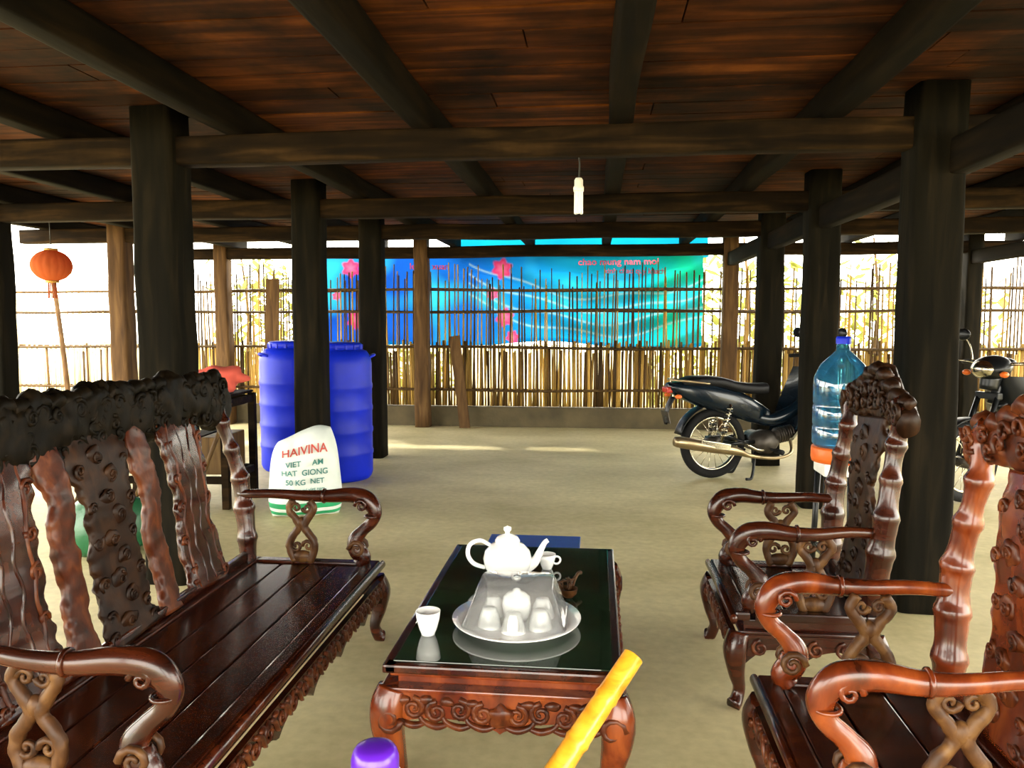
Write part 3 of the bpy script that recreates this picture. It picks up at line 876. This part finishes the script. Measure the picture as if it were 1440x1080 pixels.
# ------------------------------------------------------------------ motorbikes
def motorbike(loc, rz, paint):
    b = B(); WR = .25
    for cx in (0, 1.22):
        c = (cx, 0, .29)
        b.torus(c, WR, .038, M_rub, 'Y', 48, 12)
        b.torus(c, WR - .035, .013, M_chrome, 'Y', 48, 8, flat=1.6)
        b.cyl((cx, -.055, .29), (cx, .055, .29), .045 if cx else .06, M_engine, 20)
        b.cyl((cx, -.10, .29), (cx, .10, .29), .010, M_chrome, 10)
        for k in range(18):
            a = k * math.tau / 18; a2 = a + (.35 if k % 2 else -.35); yy = .03 if k % 2 else -.03
            b.cyl((cx + .04 * math.cos(a2), yy, .29 + .04 * math.sin(a2)), (cx + (WR - .03) * math.cos(a), 0, .29 + (WR - .03) * math.sin(a)), .0025, M_chrome, 5)
    def arc(cx, r, a0, a1, w, mat):
        path = [(cx + r * math.cos(math.radians(a0 + (a1 - a0) * i / 18)), 0, .29 + r * math.sin(math.radians(a0 + (a1 - a0) * i / 18))) for i in range(19)]
        b.sweep(path, .008, w, mat, (0, 1, 0), 12)
    arc(0, .325, 45, 165, .065, M_black); arc(1.22, .315, 20, 165, .055, paint)
    q = cat([(-.30, .79), (-.16, .805), (.02, .795), (.18, .755), (.34, .735), (.46, .735)], 6)
    N = len(q) - 1
    b.sweep([(p[0], 0, p[1]) for p in q], [(.115 - .035 * (i / N)) * (.75 + .25 * min(1, i / 5)) for i in range(N + 1)], [.045 * (.5 + .5 * min(1, i / 4)) for i in range(N + 1)], M_seatv, (0, 0, 1), 20, 3.)
    q = cat([(-.40, .77), (-.28, .735), (-.08, .69), (.16, .62), (.36, .54), (.50, .49)], 6); N = len(q) - 1
    b.sweep([(p[0], 0, p[1]) for p in q], [.035 + .075 * math.sin(math.pi * min(1, .1 + i / N)) ** .6 if .1 + i / N < 1 else .035 for i in range(N + 1)], [.028 + .085 * math.sin(math.pi * min(1, i / N * .9)) for i in range(N + 1)], paint, (0, 0, 1), 20, 2.6)
    b.box((-.41, 0, .74), (.05, .11, .05), M_red, bev=.015)
    for s_ in (-1, 1): b.ell((-.36, s_ * .10, .69), (.03, .02, .018), M_orange, 10, 6)
    b.st([(-.10, .12, .79, .009), (-.30, .11, .815, .010), (-.38, .05, .82, .010), (-.38, -.05, .82, .010), (-.30, -.11, .815, .010), (-.10, -.12, .79, .009)], M_steel, 5, 8)
    b.box((-.42, 0, .52), (.008, .13, .10), M_engine, rot=(0, -.25, 0))
    b.st([(-.36, 0, .68, .05), (-.41, 0, .58, .04), (-.42, 0, .46, .03)], M_black, 4, 10, flat=.3)
    b.st([(.30, 0, .52, .05), (.52, 0, .47, .055), (.75, 0, .55, .055), (.92, 0, .72, .06)], paint, 6, 16)
    b.st([(.94, 0, .86, .035), (1.0, 0, .70, .035)], M_black, 3, 12)
    vs = []; fs = []
    n1, n2 = 12, 14
    for i in range(n1 + 1):
        t = i / n1; zc = .90 - .58 * t; xc = .97 - .12 * t - .12 * t * t; w = .13 + .10 * math.sin(math.pi * (.15 + .75 * t))
        for j in range(n2 + 1):
            u = -1 + 2 * j / n2
            vs.append((xc - .13 * u * u, w * u, zc))
    for i in range(n1 + 1):
        for j in range(n2 + 1):
            v = vs[i * (n2 + 1) + j]; vs.append((v[0] + .014, v[1], v[2]))
    o_ = (n1 + 1) * (n2 + 1)
    for i in range(n1):
        for j in range(n2):
            a = i * (n2 + 1) + j; f = [a, a + 1, a + n2 + 2, a + n2 + 1]
            fs.append(f); fs.append([x + o_ for x in f][::-1])
    b.add(vs, fs, paint, True)
    b.ell((.46, 0, .29), (.14, .11, .10), M_engine, 20, 12)
    b.cyl((.42, -.135, .29), (.42, .13, .29), .085, M_engine, 24)
    for k in range(7): b.cyl((.58 + .022 * k, 0, .33 + .004 * k), (.588 + .022 * k, 0, .331 + .004 * k), .068, M_engine, 18)
    b.cyl((.56, 0, .33), (.74, 0, .36), .045, M_engine, 16)
    b.st([(.70, -.03, .29, .014), (.66, -.10, .20, .014), (.50, -.14, .17, .014), (.26, -.155, .20, .018), (.16, -.16, .235, .030), (.06, -.16, .26, .042), (-.12, -.165, .29, .046), (-.36, -.17, .335, .046), (-.42, -.17, .345, .036)], M_steel, 6, 16)
    b.box((-.08, -.205, .305), (.26, .008, .05), M_chrome, rot=(0, .17, 0))
    for s_ in (-1, 1):
        b.st([(.36, s_ * .075, .30, .016), (.0, s_ * .085, .29, .016)], M_black, 2, 8)
        b.cyl((.02, s_ * .105, .31), (.10, s_ * .105, .62), .012, M_chrome, 10)
        for k in range(11): b.torus((.035 + .0055 * k, s_ * .105, .37 + .0215 * k), .024, .005, M_black if k % 2 else M_chrome, 'Z', 14, 5)
    b.box((.19, .09, .30), (.42, .022, .08), M_black, bev=.01)
    b.cyl((.46, -.27, .24), (.46, .27, .24), .012, M_black, 10)
    b.cyl((.16, -.22, .33), (.16, .22, .33), .011, M_black, 10)
    for s_ in (-1, 1):
        b.cyl((.46, s_ * .20, .24), (.46, s_ * .29, .24), .022, M_rub, 10)
        b.st([(.34, s_ * .08, .22, .012), (.30, s_ * .13, .08, .012), (.27, s_ * .15, .012, .012), (.22, s_ * .16, .012, .012)], M_black, 4, 8)
    b.st([(.38, -.15, .24, .009), (.28, -.20, .26, .009), (.20, -.21, .30, .011)], M_chrome, 4, 8)
    for s_ in (-1, 1):
        b.cyl((1.22, s_ * .075, .29), (1.04, s_ * .075, .76), .022, M_black, 12, .018)
    b.box((1.035, 0, .76), (.05, .19, .05), M_black, bev=.01)
    b.ell((1.02, 0, .96), (.12, .14, .085), paint, 20, 12, rot=(0, .3, 0))
    b.ell((1.09, 0, .95), (.06, .095, .062), M_chrome, 16, 10)
    b.st([(1.04, 0, .80, .06), (1.02, 0, .90, .07)], M_black, 3, 12)
    b.ell((.945, 0, 1.0), (.07, .12, .035), M_black, 16, 8)
    for s_ in (-1, 1):
        b.st([(1.0, s_ * .05, .98, .012), (.97, s_ * .20, .995, .012), (.91, s_ * .32, .985, .012)], M_chrome, 4, 8)
        b.st([(.96, s_ * .225, .993, .017), (.91, s_ * .33, .985, .017)], M_rub, 3, 10)
        b.st([(.97, s_ * .20, .99, .007), (1.0, s_ * .27, 1.0, .005), (.985, s_ * .33, .995, .005)], M_chrome, 3, 6)
        b.st([(.97, s_ * .20, 1.0, .006), (.95, s_ * .24, 1.10, .005), (.96, s_ * .28, 1.17, .005)], M_chrome, 4, 6)
        b.ell((.96, s_ * .30, 1.19), (.018, .065, .045), M_black, 16, 8)
        b.ell((1.08, s_ * .15, .92), (.03, .03, .022), M_orange, 10, 6)
    b.obj("motorbike", loc, rz)
motorbike((.95, 6.50, 0), math.radians(20), M_bikeb)
motorbike((3.72, 6.33, 0), math.radians(205), M_black)

# ------------------------------------------------------------------ clutter at left behind the bench
b = B(); RH = .76
for (x, y) in ((0, 0), (.9, 0), (0, .5), (.9, .5)): b.box((x, y, RH / 2), (.05, .05, RH), M_beamx)
for z in (.2, RH - .04):
    for y in (0, .5): b.box((.45, y, z), (.95, .035, .05), M_beamx)
    for x in (0, .9): b.box((x, .25, z), (.035, .55, .05), M_beamx)
for i in range(6): b.box((.075 + .15 * i, .25, RH + .01), (.135, .6, .018), M_beamx)
for i in range(5): b.cyl((-.1 + .2 * i, -.15, .012), (.16 + .2 * i, -.04, RH - .02), .014, M_bamd, 8)
for i in range(5): b.box((.1 + .17 * i, .25, .36), (.15, .42, .26), M_beamx if i % 2 else M_bamd, bev=.01)
b.obj("wooden_rack", (-3.42, 5.0, 0), .06)
b = B(); b.ell((0, 0, .075), (.20, .13, .085), M_cloth, 28, 16, amp=.5, fs=9)
mz = min(v.z for v in b.v)
b.obj("folded_cloth", (-2.66, 5.28, RH + .021 - mz), .2)
b = B()
b.lathe([(0, 0), (.17, 0), (.21, .04), (.22, .15), (.18, .25), (.10, .31), (.05, .34), (.09, .40), (.02, .41)], M_green, 32)
for i, v in enumerate(b.v):
    b.v[i] = v * (1 + .14 * noise.noise(v * 9)); b.v[i].z = max(0, b.v[i].z)
b.obj("plastic_bag", (-2.75, 4.1, 0))
b = B()
for x in (0, .9, 1.8):
    for y in (0, .4): b.cyl((x, y, -.13), (x, y, 1.75), .03, M_bamd, 8)
for z in (.5, 1.0, 1.45):
    for k in range(6): b.cyl((-.1, .08 * k, z), (1.9, .08 * k, z), .014, M_bam, 6)
for k in range(7):
    z = random.choice((.515, 1.015, 1.465)); b.lathe([(0, 0), (.08, 0), (.11, .10), (.10, .16), (.06, .20), (0, .2)], random.choice((M_engine, M_carvl, M_wpl, M_red)), 16, c=(.1 + .27 * k, .2, z))
b.obj("outdoor_shelf", (5.3, 8.3, 0))

# ------------------------------------------------------------------ light, world, camera
w = bpy.data.worlds.new("World"); bpy.context.scene.world = w; w.use_nodes = True
bg = w.node_tree.nodes["Background"]; bg.inputs[0].default_value = (1.0, .96, .84, 1); bg.inputs[1].default_value = 14.0
sd = bpy.data.lights.new("sun", 'SUN'); sd.energy = 8; sd.angle = .05; sd.color = (1, .92, .74)
so = bpy.data.objects.new("sun", sd); bpy.context.scene.collection.objects.link(so)
so.rotation_euler = Vector((.55, -.65, -.75)).to_track_quat('-Z', 'Y').to_euler()
cd = bpy.data.cameras.new("camera"); cd.sensor_width = 36; cd.lens = 27.5; cd.clip_start = .05; cd.clip_end = 200
cam = bpy.data.objects.new("camera", cd); bpy.context.scene.collection.objects.link(cam)
cam.location = (0, 0, 1.3); cam.rotation_euler = (math.radians(90 - 4.7), 0, math.radians(6.2))
bpy.context.scene.camera = cam
# colour management: plain sRGB like the phone picture
bpy.context.scene.view_settings.view_transform = 'Standard'
